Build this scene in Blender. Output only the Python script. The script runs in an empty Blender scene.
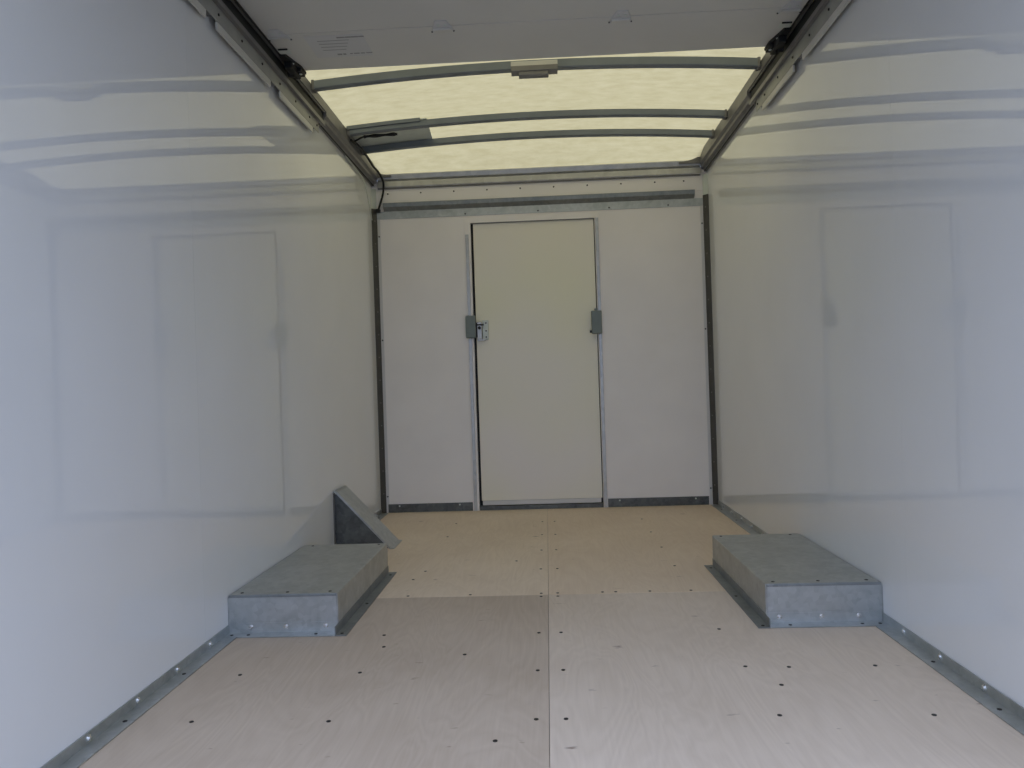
import bpy, bmesh, math, random
from mathutils import Vector, Matrix
random.seed(4)
S = bpy.context.scene
C = S.collection

# ---------------------------------------------------------------- camera
f_px = 769.0
yaw, pit, roll = 0.045, 0.001, -0.033
fwd = Vector((-math.sin(yaw)*math.cos(pit), math.cos(yaw)*math.cos(pit), math.sin(pit)))
r = Vector((math.cos(yaw), math.sin(yaw), 0)); u = r.cross(fwd)
r2 = math.cos(roll)*r + math.sin(roll)*u
u2 = -math.sin(roll)*r + math.cos(roll)*u
cd = bpy.data.cameras.new('camera'); cam = bpy.data.objects.new('camera', cd); C.objects.link(cam)
M = Matrix((r2, u2, -fwd)).transposed().to_4x4(); M.translation = (0.015, 0.0, 0.765)
cam.matrix_world = M
cd.sensor_width = 36; cd.lens = 36*f_px/1024; cd.clip_start = 0.02
S.camera = cam

# ---------------------------------------------------------------- sky and exposure
w = bpy.data.worlds.new('overcast_sky'); S.world = w; w.use_nodes = True
bgn = w.node_tree.nodes['Background']
bgn.inputs['Color'].default_value = (0.58, 0.69, 1.0, 1)
# overcast sky: three times brighter overhead than at the horizon
_n, _l = w.node_tree.nodes, w.node_tree.links
_tc = _n.new('ShaderNodeTexCoord'); _sx = _n.new('ShaderNodeSeparateXYZ'); _mr = _n.new('ShaderNodeMapRange')
_mr.inputs['From Min'].default_value = 0; _mr.inputs['From Max'].default_value = 1
_mr.inputs['To Min'].default_value = 0.84; _mr.inputs['To Max'].default_value = 4.15
_l.new(_tc.outputs['Generated'], _sx.inputs[0]); _l.new(_sx.outputs['Z'], _mr.inputs['Value']); _l.new(_mr.outputs[0], bgn.inputs['Strength'])
S.view_settings.view_transform = 'Standard'; S.view_settings.look = 'None'
S.view_settings.gamma = 1; S.view_settings.use_curve_mapping = False
S.view_settings.exposure = 0.0
S.cycles.max_bounces = 12; S.cycles.diffuse_bounces = 8; S.cycles.glossy_bounces = 6

# ---------------------------------------------------------------- materials
def nm(name):
    m = bpy.data.materials.new(name); m.use_nodes = True
    return m, m.node_tree.nodes, m.node_tree.links, m.node_tree.nodes['Principled BSDF']
def coords(n, l, scale=(1,1,1), rot=(0,0,0)):
    t = n.new('ShaderNodeTexCoord'); mp = n.new('ShaderNodeMapping')
    mp.inputs['Scale'].default_value = scale; mp.inputs['Rotation'].default_value = rot
    l.new(t.outputs['Object'], mp.inputs['Vector']); return mp
def ramp(n, l, src, stops):
    cr = n.new('ShaderNodeValToRGB'); e = cr.color_ramp.elements
    e[0].position = stops[0][0]; e[0].color = (*stops[0][1], 1)
    e[1].position = stops[-1][0]; e[1].color = (*stops[-1][1], 1)
    for p, c in stops[1:-1]:
        q = e.new(p); q.color = (*c, 1)
    l.new(src, cr.inputs['Fac']); return cr
def plain(name, col, rough=.5, metal=0.0, var=0.06, scale=6.0, spec=.5, bump=0, ior=1.5):
    m, n, l, b = nm(name)
    mp = coords(n, l)
    t = n.new('ShaderNodeTexNoise'); t.inputs['Scale'].default_value = scale; t.inputs['Detail'].default_value = 5
    l.new(mp.outputs[0], t.inputs['Vector'])
    cr = ramp(n, l, t.outputs['Fac'], [(.3, tuple(c*(1-var) for c in col)), (.7, tuple(min(1, c*(1+var)) for c in col))])
    l.new(cr.outputs[0], b.inputs['Base Color'])
    b.inputs['Roughness'].default_value = rough; b.inputs['Metallic'].default_value = metal
    b.inputs['Specular IOR Level'].default_value = spec; b.inputs['IOR'].default_value = ior
    if bump:
        bp = n.new('ShaderNodeBump'); bp.inputs['Strength'].default_value = bump; bp.inputs['Distance'].default_value = .001
        l.new(t.outputs['Fac'], bp.inputs['Height']); l.new(bp.outputs[0], b.inputs['Normal'])
    return m
def galv(name, a, b_, rough=.42, scale=60, metal=.85):
    m, n, l, b = nm(name)
    mp = coords(n, l)
    v = n.new('ShaderNodeTexVoronoi'); v.inputs['Scale'].default_value = scale
    t = n.new('ShaderNodeTexNoise'); t.inputs['Scale'].default_value = 9; t.inputs['Detail'].default_value = 7; t.inputs['Distortion'].default_value = 1.2
    l.new(mp.outputs[0], v.inputs['Vector']); l.new(mp.outputs[0], t.inputs['Vector'])
    bw = n.new('ShaderNodeRGBToBW'); l.new(v.outputs['Color'], bw.inputs[0])
    ad = n.new('ShaderNodeMix'); ad.inputs['Factor'].default_value = .72
    l.new(bw.outputs[0], ad.inputs['A']); l.new(t.outputs['Fac'], ad.inputs['B'])
    cr = ramp(n, l, ad.outputs['Result'], [(.3, a), (.72, b_)])
    l.new(cr.outputs[0], b.inputs['Base Color'])
    mr = n.new('ShaderNodeMapRange'); mr.inputs['To Min'].default_value = rough-.08; mr.inputs['To Max'].default_value = rough+.12
    l.new(ad.outputs['Result'], mr.inputs['Value']); l.new(mr.outputs[0], b.inputs['Roughness'])
    b.inputs['Metallic'].default_value = metal
    return m
def plywood(name, c0, c1, dark, seed):
    m, n, l, b = nm(name)
    mp = coords(n, l, (2.4, .55, 1)); mp.inputs['Location'].default_value = (seed*3.1, seed*1.7, 0)
    t = n.new('ShaderNodeTexNoise'); t.inputs['Scale'].default_value = 2.3; t.inputs['Detail'].default_value = 3; t.inputs['Distortion'].default_value = .8
    l.new(mp.outputs[0], t.inputs['Vector'])
    mu = n.new('ShaderNodeMath'); mu.operation = 'MULTIPLY'; mu.inputs[1].default_value = 14
    fr = n.new('ShaderNodeMath'); fr.operation = 'PINGPONG'; fr.inputs[1].default_value = .5
    l.new(t.outputs['Fac'], mu.inputs[0]); l.new(mu.outputs[0], fr.inputs[0])
    mp2 = coords(n, l, (90, 3, 1)); t2 = n.new('ShaderNodeTexNoise'); t2.inputs['Scale'].default_value = 1.6; t2.inputs['Detail'].default_value = 6
    l.new(mp2.outputs[0], t2.inputs['Vector'])
    mp3 = coords(n, l, (1, 1, 1)); t3 = n.new('ShaderNodeTexNoise'); t3.inputs['Scale'].default_value = 2.1; t3.inputs['Detail'].default_value = 4
    l.new(mp3.outputs[0], t3.inputs['Vector'])
    a1 = n.new('ShaderNodeMix'); a1.inputs['Factor'].default_value = .55
    l.new(fr.outputs[0], a1.inputs['A']); l.new(t2.outputs['Fac'], a1.inputs['B'])
    a2 = n.new('ShaderNodeMix'); a2.inputs['Factor'].default_value = .5
    l.new(a1.outputs['Result'], a2.inputs['A']); l.new(t3.outputs['Fac'], a2.inputs['B'])
    cr = ramp(n, l, a2.outputs['Result'], [(.3, c0), (.6, c1)])
    # knots and small brown flecks of the veneer
    mp4 = coords(n, l, (9, 22, 1)); mp4.inputs['Location'].default_value = (seed, seed*2, 0)
    t4 = n.new('ShaderNodeTexNoise'); t4.inputs['Scale'].default_value = 1.5; t4.inputs['Detail'].default_value = 3
    l.new(mp4.outputs[0], t4.inputs['Vector'])
    cr4 = ramp(n, l, t4.outputs['Fac'], [(.70, (0, 0, 0)), (.78, (1, 1, 1))])
    mx = n.new('ShaderNodeMix'); mx.data_type = 'RGBA'
    l.new(cr4.outputs[0], mx.inputs[0]); l.new(cr.outputs[0], mx.inputs[6]); mx.inputs[7].default_value = (*dark, 1)
    l.new(mx.outputs[2], b.inputs['Base Color'])
    b.inputs['Roughness'].default_value = .62
    bp = n.new('ShaderNodeBump'); bp.inputs['Strength'].default_value = .15; bp.inputs['Distance'].default_value = .001
    l.new(t2.outputs['Fac'], bp.inputs['Height']); l.new(bp.outputs[0], b.inputs['Normal'])
    return m
def roof_mat():
    m = bpy.data.materials.new('translucent_fibreglass'); m.use_nodes = True
    n, l = m.node_tree.nodes, m.node_tree.links; n.clear()
    o = n.new('ShaderNodeOutputMaterial'); mp = coords(n, l, (5, 12, 5))
    t = n.new('ShaderNodeTexNoise'); t.inputs['Scale'].default_value = 2.2; t.inputs['Detail'].default_value = 8; t.inputs['Roughness'].default_value = .72
    l.new(mp.outputs[0], t.inputs['Vector'])
    cr = ramp(n, l, t.outputs['Fac'], [(.36, ROOF_A), (.64, ROOF_B)])
    tr = n.new('ShaderNodeBsdfTranslucent'); di = n.new('ShaderNodeBsdfDiffuse'); mx = n.new('ShaderNodeMixShader'); mx.inputs[0].default_value = .25
    l.new(cr.outputs[0], tr.inputs[0]); di.inputs[0].default_value = (.62, .60, .48, 1)
    l.new(tr.outputs[0], mx.inputs[1]); l.new(di.outputs[0], mx.inputs[2]); l.new(mx.outputs[0], o.inputs['Surface'])
    return m
ROOF_A = (.375, .292, .128); ROOF_B = (.455, .362, .172)
MT = dict(
    gel=plain('white_gelcoat', (.78, .79, .77), .012, 0, .015, 3, .5, ior=1.72),
    front=plain('white_panel', (.87, .83, .78), .32, 0, .025, 4, .4),
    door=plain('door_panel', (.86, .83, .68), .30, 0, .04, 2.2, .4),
    tail=plain('grey_white_door_skin', (.63, .62, .57), .38, 0, .03, 3, .4),
    galv=galv('galvanised_steel', (.41, .435, .425), (.56, .58, .57)),
    galvd=galv('dull_galvanised_steel', (.24, .26, .26), (.34, .36, .36), .5),
    alu=galv('milled_aluminium', (.44, .44, .42), (.58, .58, .56), .38, 25, .6),
    greyrail=plain('grey_painted_profile', (.20, .195, .185), .45, .3, .12, 14),
    bow=plain('grey_bow_steel', (.19, .215, .24), .4, .5, .08, 10),
    plate=plain('pale_grey_plate', (.62, .66, .60), .5, .2, .1, 8),
    plateb=plain('dull_grey_plate', (.36, .36, .32), .5, .2, .12, 8),
    lightbar=plain('pale_grey_and_reflection', (.62, .61, .55), .5, 0, .05, 8),
    black=plain('black_rubber_and_shade', (.010, .011, .010), .6, 0, .1, 20),
    kick=galv('dark_galvanised_steel', (.10, .105, .10), (.19, .20, .19), .5),
    corner=plain('dark_corner_profile', (.085, .083, .075), .45, .3, .12, 14),
    dark=plain('dark_screw_steel', (.035, .032, .03), .45, .6, .1, 30),
    bright=plain('bright_zinc_bolt', (.72, .72, .70), .25, .9, .05, 30),
    box=plain('grey_latch_casing', (.19, .22, .20), .5, .3, .06, 20),
    ink=plain('grey_print', (.30, .30, .29), .6, 0, .05, 20),
    sticker=plain('faded_sticker', (.60, .60, .585), .45, 0, .02, 20),
    trimw=plain('white_edge_strip', (.66, .65, .62), .35, 0, .03, 8),
    ply=[plywood('birch_plywood_far_left', (.68, .55, .40), (.78, .65, .49), (.26, .18, .12), 1),
         plywood('birch_plywood_far_right', (.67, .53, .38), (.76, .625, .465), (.26, .18, .12), 2),
         plywood('birch_plywood_near_left', (.475, .38, .28), (.57, .47, .36), (.24, .17, .12), 3),
         plywood('birch_plywood_near_right', (.60, .495, .38), (.70, .59, .465), (.26, .19, .14), 4)],
    sub=plain('floor_substrate', (.12, .10, .08), .8),
    ground=plain('asphalt_yard', (.12, .12, .12), .9, 0, .2, 30),
    roof=roof_mat())

# ---------------------------------------------------------------- mesh helpers
def bm_new(): return bmesh.new()
def bx(bm, x0, x1, y0, y1, z0, z1, bev=0, seg=2):
    vs = [bm.verts.new((x, y, z)) for x in (x0, x1) for y in (y0, y1) for z in (z0, z1)]
    fs = [(0,1,3,2), (4,6,7,5), (0,4,5,1), (2,3,7,6), (0,2,6,4), (1,5,7,3)]
    faces = [bm.faces.new([vs[i] for i in q]) for q in fs]
    if bev:
        ed = set(e for f in faces for e in f.edges)
        bmesh.ops.bevel(bm, geom=list(ed), offset=bev, segments=seg, affect='EDGES', profile=.5)
def prism(bm, pts, axis, a, b):
    """closed profile pts (two coordinates) extruded along axis from a to b"""
    def P(p, v):
        if axis == 'x': return (v, p[0], p[1])
        if axis == 'y': return (p[0], v, p[1])
        return (p[0], p[1], v)
    A = [bm.verts.new(P(p, a)) for p in pts]; B = [bm.verts.new(P(p, b)) for p in pts]
    n = len(pts)
    for i in range(n):
        bm.faces.new((A[i], A[(i+1) % n], B[(i+1) % n], B[i]))
    bm.faces.new(A); bm.faces.new(B)
def cyl(bm, c, rad, h, axis, seg=12, dome=0):
    ax = Vector(axis).normalized(); t = ax.orthogonal().normalized(); s = ax.cross(t)
    rings = [(rad, 0), (rad, h*.6), (rad*.75, h*.9), (rad*.3, h)] if dome else [(rad, 0), (rad, h)]
    R = []
    for rr, hh in rings:
        R.append([bm.verts.new(Vector(c)+ax*hh+(t*math.cos(k*2*math.pi/seg)+s*math.sin(k*2*math.pi/seg))*rr) for k in range(seg)])
    for a, b in zip(R, R[1:]):
        for k in range(seg): bm.faces.new((a[k], a[(k+1) % seg], b[(k+1) % seg], b[k]))
    bm.faces.new(R[0][::-1]); bm.faces.new(R[-1])
def tube(bm, pts, rad, seg=8):
    pts = [Vector(p) for p in pts]; rings = []
    up = Vector((.3, .2, 1)).normalized()
    for i, p in enumerate(pts):
        d = (pts[min(i+1, len(pts)-1)] - pts[max(i-1, 0)]).normalized()
        a = d.cross(up).normalized(); b = d.cross(a)
        rr = rad if not callable(rad) else rad(i/(len(pts)-1))
        rings.append([bm.verts.new(p+(a*math.cos(k*2*math.pi/seg)+b*math.sin(k*2*math.pi/seg))*rr) for k in range(seg)])
    for A, B in zip(rings, rings[1:]):
        for k in range(seg): bm.faces.new((A[k], A[(k+1) % seg], B[(k+1) % seg], B[k]))
    bm.faces.new(rings[0][::-1]); bm.faces.new(rings[-1])
def smooth_path(pts, n=8):
    P = [Vector(p) for p in pts]; P = [P[0]] + P + [P[-1]]; out = []
    for i in range(1, len(P)-2):
        for k in range(n):
            t = k/n; a, b, c, d = P[i-1:i+3]
            out.append(.5*((2*b)+(c-a)*t+(2*a-5*b+4*c-d)*t*t+(3*b-a-3*c+d)*t**3))
    out.append(P[-2]); return out
def obj(name, bm, mat, parent=None, origin=None, shade=False):
    bmesh.ops.recalc_face_normals(bm, faces=bm.faces[:])
    if origin is not None:
        bmesh.ops.translate(bm, verts=bm.verts[:], vec=-Vector(origin))
    me = bpy.data.meshes.new(name); bm.to_mesh(me); bm.free()
    if shade:
        for p in me.polygons: p.use_smooth = True
    me.materials.append(mat)
    o = bpy.data.objects.new(name, me); C.objects.link(o)
    if origin is not None: o.location = origin
    if parent is not None:
        o.parent = parent
        if origin is not None: o.location = Vector(origin)-wloc(parent)
        else: o.location = -wloc(parent)
    return o
def wloc(o):
    v = Vector(o.location)
    while o.parent: o = o.parent; v += Vector(o.location)
    return v
def thing(name, label, cat, loc, group=None):
    o = bpy.data.objects.new(name, None); o.empty_display_size = .05; C.objects.link(o); o.location = loc
    o['label'] = label; o['category'] = cat
    if group: o['group'] = group
    return o
def tag(o, label, cat, group=None):
    o['label'] = label; o['category'] = cat
    if group: o['group'] = group
    return o
def struct(name, bm, mat, label=None, cat=None):
    o = obj(name, bm, mat); o['kind'] = 'structure'
    if label: o['label'] = label; o['category'] = cat
    return o
def place(proto_mesh, name, loc, parent, rot=None):
    o = bpy.data.objects.new(name, proto_mesh); C.objects.link(o)
    o.parent = parent; o.location = Vector(loc)-wloc(parent)
    if rot: o.rotation_euler = rot
    return o
def mesh_of(bm, mat, name):
    bmesh.ops.recalc_face_normals(bm, faces=bm.faces[:])
    me = bpy.data.meshes.new(name); bm.to_mesh(me); bm.free(); me.materials.append(mat); return me
# screws and bolts: head looks along +Z in its own frame
b = bm_new(); cyl(b, (0,0,0), .0054, .0012, (0,0,1), 12); cyl(b, (0,0,.0012), .0028, .0006, (0,0,1), 6); SCREW = mesh_of(b, MT['dark'], 'screw')
b = bm_new(); cyl(b, (0,0,0), .0062, .005, (0,0,1), 12, 1); cyl(b, (0,0,0), .0085, .0012, (0,0,1), 14); BOLT = mesh_of(b, MT['bright'], 'bolt')
b = bm_new(); cyl(b, (0,0,0), .0048, .004, (0,0,1), 10, 1); RIVET = mesh_of(b, MT['dark'], 'rivet')
b = bm_new(); cyl(b, (0,0,0), .0055, .003, (0,0,1), 10, 1); PRIVET = mesh_of(b, MT['plate'], 'rivet')
b = bm_new(); cyl(b, (0,0,0), .0042, .002, (0,0,1), 10, 1); CRIVET = mesh_of(b, MT['greyrail'], 'rivet')
H = math.pi/2
RX = (0, H, 0); RXN = (0, -H, 0); RYN = (H, 0, 0); RDN = (math.pi, 0, 0)      # +X, -X, -Y, -Z

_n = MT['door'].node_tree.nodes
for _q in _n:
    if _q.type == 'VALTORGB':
        _q.color_ramp.elements[1].color = (.86, .81, .735, 1); _q.color_ramp.elements[0].color = (.86, .83, .61, 1)  # yellowish reflection on the door put into its colour
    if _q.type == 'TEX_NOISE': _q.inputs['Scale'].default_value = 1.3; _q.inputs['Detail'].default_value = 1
W, L, Y0 = 1.025, 4.71, 0.80

# ================================================================= STRUCTURE
b = bm_new(); bx(b, -30, 30, -30, 30, -1.0, -.9); struct('ground', b, MT['ground'])
b = bm_new(); bx(b, -1.05, 1.05, Y0, L+.05, -.06, -.015); floor = struct('floor', b, MT['sub'])
YS = 2.79
for i, (x0, x1, y0, y1) in enumerate([(-W, -.0045, YS+.0008, L), (-.0035, W, YS+.0004, L), (-W, -.0045, Y0, YS), (-.0035, W, Y0, YS-.0005)]):
    b = bm_new(); bx(b, x0, x1, y0, y1, -.015, 0, .0008, 1)
    sh = obj('plywood_sheet', b, MT['ply'][i], floor)
    sh['label'] = ['tan birch plywood sheet, far left of the floor', 'tan birch plywood sheet, far right of the floor',
                   'pale birch plywood sheet, near left of the floor', 'pale birch plywood sheet, near right of the floor'][i]
    sc = []
    far = i < 2; s = -1 if i in (0, 2) else 1
    ys = [3.18, 3.54, 3.90, 4.27] if far else [1.15, 1.45, 1.755, 2.055, 2.365]
    for y in ys:
        sc += [(s*.034, y)]
        if not (i == 0 and y == 3.54): sc += [(s*.515, y+.004)]
    sc += [(s*.03, YS+(.02 if far else -.022))]
    if far: sc += [(x, YS+.02) for x in ((-.29, -.52) if s < 0 else (.193, .241, .364, .512))]
    if i == 0: sc += [(-.141, 3.334), (-.543, 3.05)]
    if i == 2: sc += [(-.244, 2.185), (-.493, 2.262), (-.844, 2.057), (-.842, 1.766), (-.121, 1.651)]
    if i == 3: sc += [(.626, 2.05), (.571, 1.932), (.848, 2.05), (.851, 1.75)]
    for x, y in sc: place(SCREW, 'screw', (x, y, 0), sh)

def side_wall(s, name):
    b = bm_new()
    for y0, y1 in ((Y0, 2.2484), (2.2490, L+.05)):
        x0, x1 = sorted((s*W, s*(W+.022))); bx(b, x0, x1, y0, y1, -.03, 2.10)
    x0, x1 = sorted((s*(W+.002), s*(W+.024))); bx(b, x0, x1, Y0, L+.05, -.03, 2.10)
    return struct(name, b, MT['gel'])
side_wall(-1, 'wall_left'); side_wall(1, 'wall_right')

DX0, DX1, DZ = -.420, .337, 1.765
b = bm_new()
bx(b, -W, DX0-.001, L, L+.03, 0, DZ); bx(b, DX1+.001, W, L, L+.03, 0, DZ); bx(b, -W, W, L, L+.03, DZ, 2.05)
struct('wall_front', b, MT['front'])

# translucent roof skin, gently arched and drooping to the front cap
def roof_z(x, y):
    z = 2.135 + .055*(1-(x/1.03)**2)
    t = max(0, (y-4.33)/.38)
    return z*(1-t*t) + (2.082+.012*(1-(x/1.03)**2))*t*t
b = bm_new(); nx, ny = 24, 40; G = []
for j in range(ny+1):
    y = Y0 + (L+.02-Y0)*j/ny
    G.append([b.verts.new((-1.035+2.07*i/nx, y, roof_z(-1.035+2.07*i/nx, y))) for i in range(nx+1)])
for j in range(ny):
    for i in range(nx): b.faces.new((G[j][i], G[j][i+1], G[j+1][i+1], G[j+1][i]))
ce = obj('ceiling', b, MT['roof'], shade=True); ce['kind'] = 'structure'

# front cap profile between roof and front wall, with curved corner gussets
cap = thing('trim_1', 'pale stepped metal capping along the top of the front wall', 'trim', (0, L, 2.0)); cap['kind'] = 'structure'
b = bm_new()
prism(b, [(L+.0, 2.002), (L-.016, 2.002), (L-.020, 2.008), (L-.018, 2.040), (L-.010, 2.046), (L-.024, 2.052), (L-.030, 2.078), (L-.024, 2.084), (L, 2.088)], 'x', -.985, .985)
obj('capping_profile', b, MT['alu'], cap)
b = bm_new(); bx(b, -.985, .985, L-.012, L, 1.994, 2.002); obj('seal', b, MT['greyrail'], cap)
for s in (-1, 1):
    b = bm_new(); pts = []
    rr = .13 if s > 0 else .09
    for k in range(9):
        a = math.pi/2*k/8
        pts.append((s*(.985-rr+rr*math.sin(a)), 2.072+rr*.42*(1-math.cos(a))))
    pts += [(s*.985, 2.062), (s*(.985-rr), 2.062)]
    prism(b, pts, 'y', L-.045, L-.026)
    obj('corner_gusset', b, MT['greyrail'], cap)

# angled steel header across the front wall
hd = thing('trim_2', 'galvanised angled header rail screwed across the front wall above the door', 'trim', (0, L, 1.81)); hd['kind'] = 'structure'
b = bm_new(); bx(b, -1.0, 1.0, L-.004, L, 1.812, 1.858); obj('flange', b, MT['galv'], hd)
b = bm_new(); prism(b, [(L-.003, 1.858), (L-.030, 1.880), (L-.033, 1.902), (L-.030, 1.905), (L, 1.905)], 'x', -.952, .945)
obj('rail_body', b, MT['galvd'], hd)
for x in (-.45, -.003, .43, .787): place(RIVET, 'screw', (x, L-.004, 1.824), hd, RYN)
ub = thing('trim_3', 'row of small screws fixing the white upper strip of the front wall', 'trim', (0, L, 1.93)); ub['kind'] = 'structure'
b = bm_new(); bx(b, -.99, .99, L-.003, L, 1.905, 1.994); obj('upper_strip', b, MT['front'], ub)
for k in range(10):
    x = -.925+.2045*k if k < 9 else .885
    place(RIVET, 'screw', (x, L-.003, 1.966), ub, RYN)

# corner trims: dark vertical angle with rivets and thin white edge strip
for n, s in ((4, -1), (5, 1)):
    ct = thing('trim_%d' % n, 'dark riveted corner strip at the %s end of the front wall' % ('left' if s < 0 else 'right'), 'trim', (s*W, L, 0)); ct['kind'] = 'structure'
    b = bm_new(); prism(b, [(s*W, L), (s*(W-.028), L), (s*(W-.028), L-.004), (s*(W-.004), L-.030), (s*W, L-.030)], 'z', 0, 1.875)
    obj('corner_angle', b, MT['corner'], ct)
    b = bm_new(); prism(b, [(s*W, L), (s*(W-.026), L), (s*(W-.022), L-.006), (s*W, L-.028)], 'z', 1.875, 2.0)
    obj('upper_corner_angle', b, MT['plate'], ct)
    x0, x1 = sorted((s*(W-.030), s*(W-.046)))
    b = bm_new(); bx(b, x0, x1, L-.003, L, 0, 1.812); obj('edge_strip', b, MT['trimw'], ct)
    for k in range(13): place(CRIVET, 'rivet', (s*(W-.017), L-.018, .12+.14*k), ct, (H, 0, s*-.75))
    for z in (.10, 1.065, 1.705): place(RIVET, 'screw', (s*(W-.038), L-.003, z), ct, RYN)

# kick plates
for n, x0, x1, lab in ((6, -.985, -.462, 'dark galvanised kick plate left of the front door'), (7, .366, .975, 'dark galvanised kick plate right of the front door')):
    b = bm_new(); bx(b, x0, x1, L-.004, L, 0, .052, .001, 1)
    k = struct('trim_%d' % n, b, MT['kick'], lab, 'trim')
    for x in (x0+.07, x1-.08): place(PRIVET, 'rivet', (x, L-.004, .040), k, RYN)

# floor edge rails
YB1, YB2, BW, BH = 2.41, 3.17, .356, .124
for s, nme in ((-1, 'left'), (1, 'right')):
    bl = thing('baseboard_'+nme, 'galvanised bolted angle rail along the %s wall at floor level' % nme, 'rail', (s*W, 1, 0)); bl['kind'] = 'structure'
    for y0, y1 in ((Y0, YB1-.003), (YB2+.01, L-.035)):
        b = bm_new()
        x0, x1 = sorted((s*(W-.001), s*(W-.004))); bx(b, x0, x1, y0, y1, .001, .029)
        x0, x1 = sorted((s*(W-.003), s*(W-.044))); bx(b, x0, x1, y0, y1-(.044 if y0 < 1 else 0), .001, .004)
        obj('angle', b, MT['galv'], bl)
    ys = [1.04+.205*k for k in range(7)]+[3.30+.205*k for k in range(7)]
    for y in ys: place(BOLT, 'bolt', (s*(W-.004), y, .0155), bl, RXN if s > 0 else RX)
    for y in (1.16, 1.46, 1.765, 2.06, 3.35, 3.75, 4.15, 4.5): place(SCREW, 'screw', (s*(W-.024), y, .004), bl)

# ================================================================= FRONT DOOR
dr = thing('door_1', 'plain off-white door in the middle of the front wall', 'door', (-.04, L, 0)); dr['kind'] = 'structure'
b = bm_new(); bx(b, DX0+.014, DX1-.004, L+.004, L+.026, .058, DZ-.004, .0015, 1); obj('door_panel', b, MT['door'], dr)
b = bm_new(); bx(b, DX0+.02, DX1-.012, L+.001, L+.026, .030, .057, .001, 1); obj('bottom_rail', b, MT['trimw'], dr)
b = bm_new(); bx(b, DX0-.002, DX1+.002, L+.028, L+.045, -.01, DZ+.01); obj('gap_backing', b, MT['black'], dr)  # added black backing keeps the door gap dark and stops light leaking
b = bm_new(); bx(b, DX0, DX1, L-.006, L+.027, .0, .026, .001, 1); obj('sill', b, MT['kick'], dr)
for x0, x1, st in ((DX0-.040, DX0-.001, -1), (DX1+.001, DX1+.028, 1)):
    b = bm_new()
    bx(b, x0, x1, L-.006, L+.006, 0, DZ-.0, .001, 1)
    jb = obj('jamb', b, MT['front'], dr)
    b = bm_new(); xa = x0+.007 if st < 0 else x0+.004
    bx(b, xa, xa+.019, L-.013, L-.0055, 0, DZ-.07 if st < 0 else DZ, .001, 1); obj('bead', b, MT['alu'], jb)
b = bm_new(); bx(b, DX0-.04, DX1+.028, L-.006, L+.027, DZ, DZ+.032, .001, 1); obj('head_frame', b, MT['front'], dr)
b = bm_new(); bx(b, DX0-.0, DX1, L-.0065, L+.002, DZ-.004, DZ-.0005); obj('head_lip', b, MT['greyrail'], dr)

lk = thing('lock_casing', 'grey lock casing with pale latch on the left jamb of the front door', 'lock', (-.43, L-.013, 1.12))
b = bm_new(); bx(b, -.466, -.405, L-.040, L-.0125, 1.058, 1.195, .004); obj('casing', b, MT['box'], lk)
b = bm_new(); bx(b, -.470, -.458, L-.030, L-.0125, 1.068, 1.188, .002); obj('side_flange', b, MT['plate'], lk)
b = bm_new(); bx(b, -.398, -.368, L-.034, L-.012, 1.05, 1.155, .003); bx(b, -.398, -.350, L-.020, L-.0, 1.040, 1.052, .001); obj('latch', b, MT['alu'], lk)
b = bm_new(); bx(b, -.366, -.330, L-.016, L+.004, 1.045, 1.165, .002); obj('keeper_plate', b, MT['plate'], lk)
b = bm_new(); cyl(b, (-.383, L-.034, 1.118), .010, .006, (0,-1,0), 12); obj('keyhole', b, MT['black'], lk)
b = bm_new(); bx(b, -.404, -.396, L-.036, L-.013, 1.062, 1.150); bx(b, -.400, -.355, L-.036, L-.030, 1.132, 1.142, .002); obj('bolt_slot', b, MT['black'], lk)
for z in (1.062, 1.10, 1.148): place(RIVET, 'screw', (-.344, L-.016, z), lk, RYN)
kc = thing('keep_casing', 'plain grey keep casing on the right jamb of the front door', 'lock', (.33, L-.013, 1.12))
b = bm_new(); bx(b, .299, .361, L-.042, L-.0125, 1.058, 1.197, .004); obj('casing', b, MT['box'], kc)
b = bm_new(); cyl(b, (.300, L-.028, 1.072), .008, .012, (-1,0,0), 10); obj('stop_pin', b, MT['black'], kc)
b = bm_new(); bx(b, .320, .338, L-.030, L-.0125, 1.190, 1.212, .002); obj('upper_tab', b, MT['box'], kc)

# ================================================================= ROOF RAILS, BOWS
for s, nme in ((-1, 'left'), (1, 'right')):
    rr = thing('roof_side_rail', 'grey roof side rail along the top of the %s wall' % nme, 'rail', (s*W, 3, 2.02), 'roof side rails')
    b = bm_new()
    prism(b, [(s*W, 2.018), (s*(W-.010), 2.018), (s*(W-.018), 2.030), (s*(W-.032), 2.036), (s*(W-.034), 2.050), (s*(W-.045), 2.062),
              (s*(W-.045), 2.122), (s*(W-.040), 2.130), (s*W, 2.130)], 'y', 3.585, L-.002)
    obj('rail_profile', b, MT['greyrail'], rr)
    b = bm_new()
    prism(b, [(s*W, 2.080), (s*(W-.045), 2.080), (s*(W-.045), 2.122), (s*(W-.040), 2.130), (s*W, 2.130)], 'y', Y0, 3.585)
    obj('upper_profile', b, MT['greyrail'], rr)
    b = bm_new(); x0, x1 = sorted((s*(W-.012), s*(W-.019))); bx(b, x0, x1, 3.59, L-.01, 2.0165, 2.0185); obj('gasket', b, MT['black'], rr)
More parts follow.
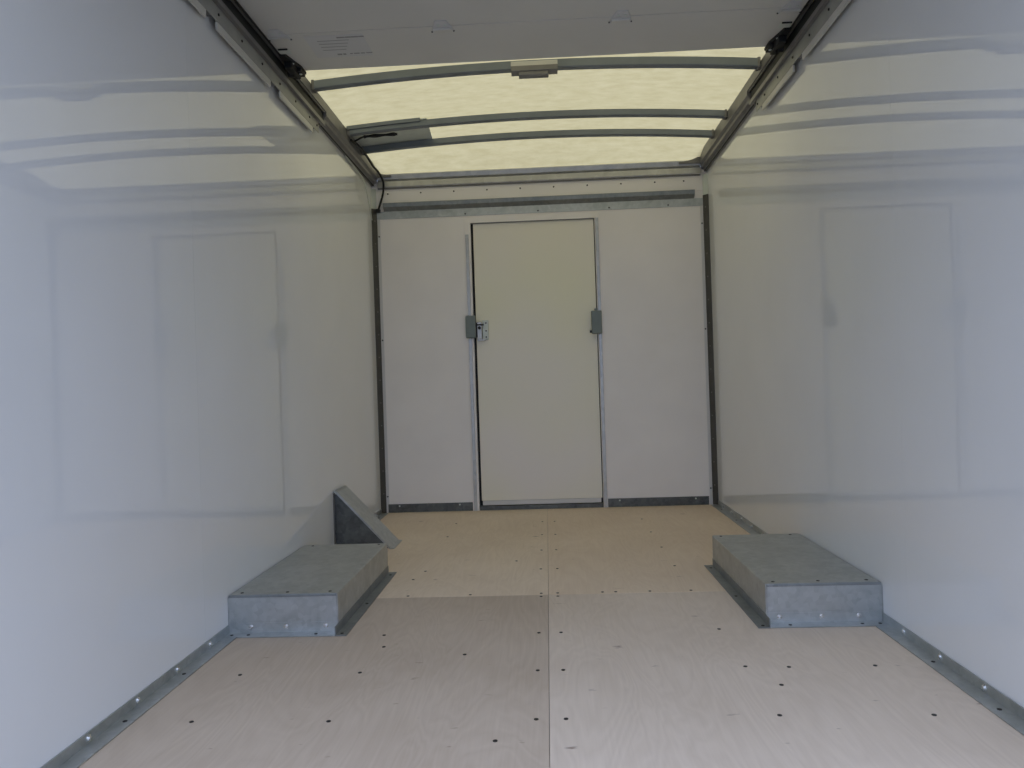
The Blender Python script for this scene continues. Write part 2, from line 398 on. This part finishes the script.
def bow(y, label, dy=.034, hz=.030, zoff=0):
    t = thing('roof_bow', label, 'roof bow', (0, y, 2.09), 'roof bows')
    b = bm_new(); n = 32; R = []
    for i in range(n+1):
        x = -.979+1.958*i/n; z = 2.094+zoff+.042*(1-(x/.979)**2)
        R.append([b.verts.new((x, y+dy_, z+dz)) for dy_, dz in ((-dy/2, .003), (-dy/2+.003, 0), (dy/2-.003, 0), (dy/2, .003), (dy/2, hz), (-dy/2, hz))])
    for A, B in zip(R, R[1:]):
        for k in range(6): b.faces.new((A[k], A[(k+1) % 6], B[(k+1) % 6], B[k]))
    b.faces.new(R[0]); b.faces.new(R[-1])
    obj('bow_tube', b, MT['bow'], t)
    for s in (-1, 1):
        b = bm_new(); x0, x1 = sorted((s*.979, s*.966)); bx(b, x0, x1, y-dy/2-.003, y+dy/2+.003, 2.090+zoff, 2.099+hz+zoff, .002, 1); obj('end_cleat', b, MT['greyrail'], t)
    return t
bow(3.37, 'thick grey arched roof bow nearest the overhead door edge', .040, .036, .004)
bow(3.98, 'middle grey arched roof bow, with the grey patch plate behind its left end', .038, .032)
bow(4.29, 'grey arched roof bow closest to the front wall', .038, .032)
bp_ = thing('centre_bracket', 'pale stepped bracket plate under the centre of the nearest roof bow', 'bracket', (0, 3.35, 2.13))
b = bm_new(); bx(b, -.095, .108, 3.343, 3.349, 2.148, 2.170, .001, 1); obj('face_plate', b, MT['lightbar'], bp_)
b = bm_new(); bx(b, -.095, .108, 3.338, 3.395, 2.126, 2.149, .002); bx(b, -.062, .068, 3.343, 3.385, 2.108, 2.127, .003); obj('housing', b, MT['greyrail'], bp_)
pp = thing('patch_plate', 'flat grey patch plate spanning two roof bows at the left rail', 'plate', (-.77, 4.13, 2.12))
b = bm_new()
def zp(x): return 2.128+.042*(1-(x/.979)**2)
vs = []
for x, sk in ((-.984, 0), (-.85, 0), (-.72, 0), (-.58, .0)):
    for y in (3.955, 4.315):
        xx = x+(.02 if (x > -.6 and y < 4) else 0)
        vs.append((xx, y, zp(x)))
lo = [b.verts.new(v) for v in vs]; hi = [b.verts.new((v[0], v[1], v[2]+.004)) for v in vs]
for k in range(3):
    i = 2*k
    b.faces.new((lo[i], lo[i+1], lo[i+3], lo[i+2])); b.faces.new((hi[i], hi[i+2], hi[i+3], hi[i+1]))
    b.faces.new((lo[i], lo[i+2], hi[i+2], hi[i])); b.faces.new((lo[i+1], hi[i+1], hi[i+3], lo[i+3]))
b.faces.new((lo[0], hi[0], hi[1], lo[1])); b.faces.new((lo[6], lo[7], hi[7], hi[6]))
obj('sheet', b, MT['plate'], pp)
b = bm_new(); R_ = []
for k in range(9):
    x = -.979+.385*k/8; z = zp(x)
    R_.append([b.verts.new((x, y, zz)) for y, zz in ((3.952, z-.010), (3.957, z-.010), (3.957, z+.008), (3.952, z+.008))])
for A, B_ in zip(R_, R_[1:]):
    for k in range(4): b.faces.new((A[k], A[(k+1) % 4], B_[(k+1) % 4], B_[k]))
b.faces.new(R_[0]); b.faces.new(R_[-1])
obj('folded_lip', b, MT['bow'], pp)

# ================================================================= OVERHEAD DOOR
ZD = 2.074
od = thing('overhead_door', 'raised grey sectional overhead door hanging open under the roof', 'door', (0, 2.1, ZD))
od_s = [(2.777, 3.10), (2.25, 2.774), (1.735, 2.247), (1.22, 1.732)]
for y0, y1 in od_s:
    b = bm_new(); bx(b, -.974, .974, y0, y1, ZD, ZD+.022, .003); obj('door_section', b, MT['tail'], od)
for s in (-1, 1):
    b = bm_new(); x0, x1 = sorted((s*.974, s*.979)); bx(b, x0, x1, 1.22, 3.095, ZD-.004, ZD+.002, .001, 1); obj('side_shade_strip', b, MT['black'], od)  # black edge strip stands in for the shade between door and track
    # roller carrier at the leading corner
    b = bm_new()
    prism(b, [(s*.976, 2.93), (s*.952, 2.93), (s*.926, 3.05), (s*.926, 3.112), (s*.976, 3.112)], 'z', ZD-.010, ZD-.0005)
    x0, x1 = sorted((s*.944, s*.974)); bx(b, x0, x1, 2.98, 3.10, ZD-.034, ZD-.009, .003)
    x0, x1 = sorted((s*.928, s*.950)); bx(b, x0, x1, 3.045, 3.106, ZD-.022, ZD-.009, .002)
    cyl(b, (s*.958, 3.06, ZD-.026), .014, .026, (s, 0, 0), 16)
    rc = obj('roller_carrier', b, MT['black'], od)
    for nme, c in (('carrier_bolt', (s*.946, 3.0, ZD-.010)), ('carrier_bolt', (s*.938, 3.075, ZD-.022))):
        b = bm_new(); cyl(b, c, .006, .004, (0, 0, -1), 12, 1); obj(nme, b, MT['plate'], rc)
    b = bm_new(); x0, x1 = sorted((s*.925, s*.970)); bx(b, x0, x1, 2.895, 2.932, ZD-.003, ZD-.0002, .001, 1); cp = obj('carrier_plate', b, MT['plate'], rc)
    b = bm_new(); x0, x1 = sorted((s*.930, s*.966)); bx(b, x0, x1, 2.888, 2.893, ZD-.005, ZD-.0002); obj('slot', b, MT['black'], rc)
def hinge(x, parent, side=0):
    b = bm_new()
    prism(b, [(x-.040, 2.822), (x+.040, 2.822), (x+.036, 2.785), (x+.020, 2.732), (x-.020, 2.732), (x-.036, 2.785)], 'z', ZD-.003, ZD-.0002)
    h = obj('hinge', b, MT['sticker'], parent)
    b = bm_new(); bx(b, x-.034, x+.034, 2.790, 2.818, ZD-.006, ZD-.003, .001, 1); cyl(b, (x-.034, 2.788, ZD-.006), .005, .068, (1, 0, 0), 10); obj('knuckle', b, MT['lightbar'], h)
    for dx, dy in ((-.012, 2.762), (.014, 2.762)): place(PRIVET, 'screw', (x+dx, dy, ZD-.003), h, RDN)
    for d in (-.043, .037):
        b = bm_new(); cyl(b, (x+d, 2.812, ZD-.003), .0025, .005, (1, 0, 0), 8); obj('hinge_pin', b, MT['dark'], h)
for x in (-.928, -.322, .326, .930): hinge(x, od)
# faded sticker with two lines of small print
b = bm_new(); bx(b, -.84, -.62, 2.80, 2.985, ZD-.0012, ZD-.0001); st = obj('sticker', b, MT['sticker'], od)
b = bm_new()
def dash(x, y, w_, h_=.009): bx(b, x, x+w_, y, y+h_, ZD-.002, ZD-.0011)
for i, wd in enumerate((.018, .012)): dash(-.755+i*.022, 2.955, wd, .012)
for i, wd in enumerate((.010, .022, .016, .024)): dash(-.705+sum((.010, .022, .016, .024)[:i])+i*.005, 2.955, wd, .007)
for i, wd in enumerate((.030, .022, .026, .02)): dash(-.725+.004+sum((.030, .022, .026, .02)[:i])*1.05, 2.815, wd, .009)
for k in range(4): dash(-.80, 2.84+.026*k, .12-.01*k, .003)
obj('print', b, MT['ink'], st)

# door tracks
for s, nme in ((-1, 'left'), (1, 'right')):
    tk = thing('door_track', 'overhead door track bolted along the %s roof rail' % nme, 'track', (s*.98, 2.3, 2.0), 'overhead door tracks')
    YE = 3.58
    b = bm_new()
    prism(b, [(s*1.000, 2.010), (s*.985, 2.010), (s*.985, 2.028), (s*.987, 2.028), (s*.987, 2.013), (s*.998, 2.013), (s*.998, 2.076), (s*.987, 2.076), (s*.987, 2.072), (s*.985, 2.072), (s*.985, 2.079), (s*1.000, 2.079)], 'y', 1.0, YE)
    obj('channel', b, MT['greyrail'], tk)
    b = bm_new(); x0, x1 = sorted((s*.9945, s*.9975)); bx(b, x0, x1, 1.0, YE-.003, 2.014, 2.075); obj('channel_dark_strip', b, MT['black'], tk)  # added black strip gives the track its shaded, dark inside
    b = bm_new(); x0, x1 = sorted((s*1.0005, s*1.0035)); bx(b, x0, x1, 1.0, YE-.06, 1.960, 2.030, .0008, 1); obj('mounting_plate', b, MT['plateb'], tk)
    for y in [1.2, 1.4, 1.6, 1.8, 2.0, 2.2, 2.43, 2.62, 2.81, 3.0, 3.19, 3.38, 3.49]:
        place(RIVET, 'bolt', (s*1.0005, y, 1.986), tk, RXN if s > 0 else RX)
    for y0, y1 in ((1.0, 2.34), (2.42, 2.90), (3.005, 3.43)):  # added pale strips stand in for the roof's reflection along the wall
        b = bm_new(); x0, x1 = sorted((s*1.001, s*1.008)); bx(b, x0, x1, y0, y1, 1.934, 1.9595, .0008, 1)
        obj('reflection_strip', b, MT['lightbar'], tk)
    for y in (1.3, 2.38, 2.95, 3.46):
        b = bm_new(); x0, x1 = sorted((s*1.004, s*1.0245)); bx(b, x0, x1, y-.02, y+.02, 1.966, 2.012, .002)
        obj('standoff', b, MT['greyrail'], tk)

# ================================================================= CABLES
P = [(-.975, 4.02, 2.085), (-.955, 4.13, 2.080), (-.955, 4.29, 2.080), (-.962, 4.48, 2.078), (-.958, 4.62, 2.075), (-.942, 4.66, 2.03), (-.950, 4.685, 1.97), (-.972, 4.69, 1.90), (-.985, 4.69, 1.862)]
b = bm_new(); tube(b, smooth_path(P), .0065, 8); c_ = obj('electric_cable', b, MT['black'], shade=True)
tag(c_, 'black cable hanging down the left end of the front wall from the roof rail', 'cable')
b = bm_new(); bx(b, -.999, -.972, 4.678, 4.706, 1.852, 1.872, .003); obj('connector', b, MT['black'], c_)
P = [(-.978, 4.03, 2.092), (-.93, 4.0, 2.103), (-.90, 3.995, 2.108), (-.84, 4.005, 2.113), (-.76, 4.01, 2.118), (-.735, 4.01, 2.118)]
b = bm_new(); tube(b, smooth_path([(x, y+.05, z) for x, y, z in P]), lambda t: .005 if t < .35 else .0085+.002*math.sin(t*25), 8); c2 = obj('cable_tail', b, MT['black'], shade=True)
tag(c2, 'short knotted black cable end lying across the grey patch plate', 'cable')
P = [(-1.015, 4.05, 2.012), (-1.014, 4.30, 2.004), (-1.014, 4.45, 1.99), (-1.016, 4.54, 1.93), (-1.019, 4.62, 1.86), (-1.020, 4.665, 1.80)]
b = bm_new(); tube(b, smooth_path(P), .0032, 6); c3 = obj('thin_cable', b, MT['plate'], shade=True)
tag(c3, 'thin pale grey wire curving down the top corner of the left wall', 'cable')

# ================================================================= WHEEL ARCH BOXES
def arch(s, label):
    t = thing('wheel_arch_box', label, 'wheel arch cover', (s*(W-BW/2), (YB1+YB2)/2, 0), 'wheel arch boxes')
    X = lambda d: s*(W-d)                     # d = distance from the wall
    y1, y2 = YB1, YB2
    def B(name, d0, d1, ya, yb, z0, z1, mat, bev=0, parent=None):
        b = bm_new(); x0, x1 = sorted((X(d0), X(d1))); bx(b, x0, x1, ya, yb, z0, z1, bev); return obj(name, b, mat, parent or t)
    # top and inner side folded from one sheet with a rounded edge by the wall
    b = bm_new()
    pr = [(X(0.001), .02)]
    for k in range(6):
        a = math.pi/2*k/5; pr.append((X(.018-.017*math.cos(a)), BH-.018+.018*math.sin(a)))
    for k in range(4):
        a = math.pi/2*k/3; pr.append((X(BW-.004+.004*math.sin(a)), BH-.004+.004*math.cos(a)))
    pr += [(X(BW), .003), (X(BW-.003), .003), (X(BW-.003), BH-.003), (X(.005), BH-.003), (X(.005), .02)]
    prism(b, pr, 'y', y1, y2)
    obj('cover_sheet', b, MT['galv'], t)
    B('front_panel', .002, BW-.0045, y1+.001, y1+.005, .004, BH-.006, MT['galv'])
    B('front_lip', .006, BW-.004, y1-.003, y1+.001, BH-.009, BH-.0005, MT['galvd'], .001)
    B('back_panel', .006, BW-.004, y2-.004, y2-.0005, .004, BH-.004, MT['galv'])
    # bolted turn-up strip along the foot of the front
    fl = bm_new(); prism(fl, [(y1-.0018, .034), (y1+.0008, .034), (y1+.0008, .0012), (y1-.045, .0012), (y1-.045, .0035), (y1-.0018, .0045)], 'x', *sorted((X(.004), X(BW))))
    fo = obj('front_flange', fl, MT['galv'], t)
    for d in (.075, BW/2+.01, BW-.04): place(BOLT, 'bolt', (X(d), y1-.0018, .021), fo, RYN)
    for d in (.075, BW-.065, BW+.018, .022): place(SCREW, 'screw', (X(d), y1-.026, .0036), fo)
    sf = bm_new(); prism(sf, [(X(BW), .0012), (X(BW), .030), (X(BW+.0025), .030), (X(BW+.0025), .0035), (X(BW+.036), .0035), (X(BW+.036), .0012)], 'y', y1-.045, y2)
    so = obj('side_flange', sf, MT['galvd'], t)
    for y in (y1+.30, y2-.05): place(SCREW, 'screw', (X(BW+.020), y, .0036), so)
    for d in (.04, BW/2+.01, BW-.03): place(SCREW, 'screw', (X(d), y1+.022, BH), t)
    for d in (.05, BW-.03): place(SCREW, 'screw', (X(d), y2-.022, BH), t)
    return t
arch(-1, 'galvanised sheet steel wheel arch box against the left wall')
arch(1, 'galvanised sheet steel wheel arch box against the right wall')

# ================================================================= SLOPED FILLER COVER
wc = thing('filler_pipe_cover', 'wedge shaped galvanised steel cover leaning on the left wall behind the box', 'cover', (-.9, 3.73, 0))
ya, yb, zt, xb = 3.64, 3.835, .277, -.754
T = .003
b = bm_new()   # sloping plate with small rounded top lip
pr = [(-W+.001, zt-.012), (-W+.001, zt+.004), (-W+.010, zt+.009), (-W+.022, zt+.001), (xb, .006), (xb+.018, .0035), (xb+.018, .001), (xb-.006, .001), (-W+.016, zt-.008), (-W+.006, zt-.001)]
prism(b, pr, 'y', ya, yb); obj('sloping_plate', b, MT['galv'], wc)
for nme, y in (('near_gusset', ya+.018), ('far_gusset', yb-.014)):
    b = bm_new(); prism(b, [(-W+.003, .002), (-W+.003, zt-.012), (-W+.012, zt-.010), (xb-.012, .002)], 'y', y, y+T); obj(nme, b, MT['kick'], wc)  # darker steel carries the shade of the deep recess
b = bm_new(); prism(b, [(-W+.0005, .002), (-W+.0005, zt-.002), (-W+.004, zt-.002), (-W+.004, .002)], 'y', ya, ya+.014); obj('wall_flange', b, MT['greyrail'], wc)
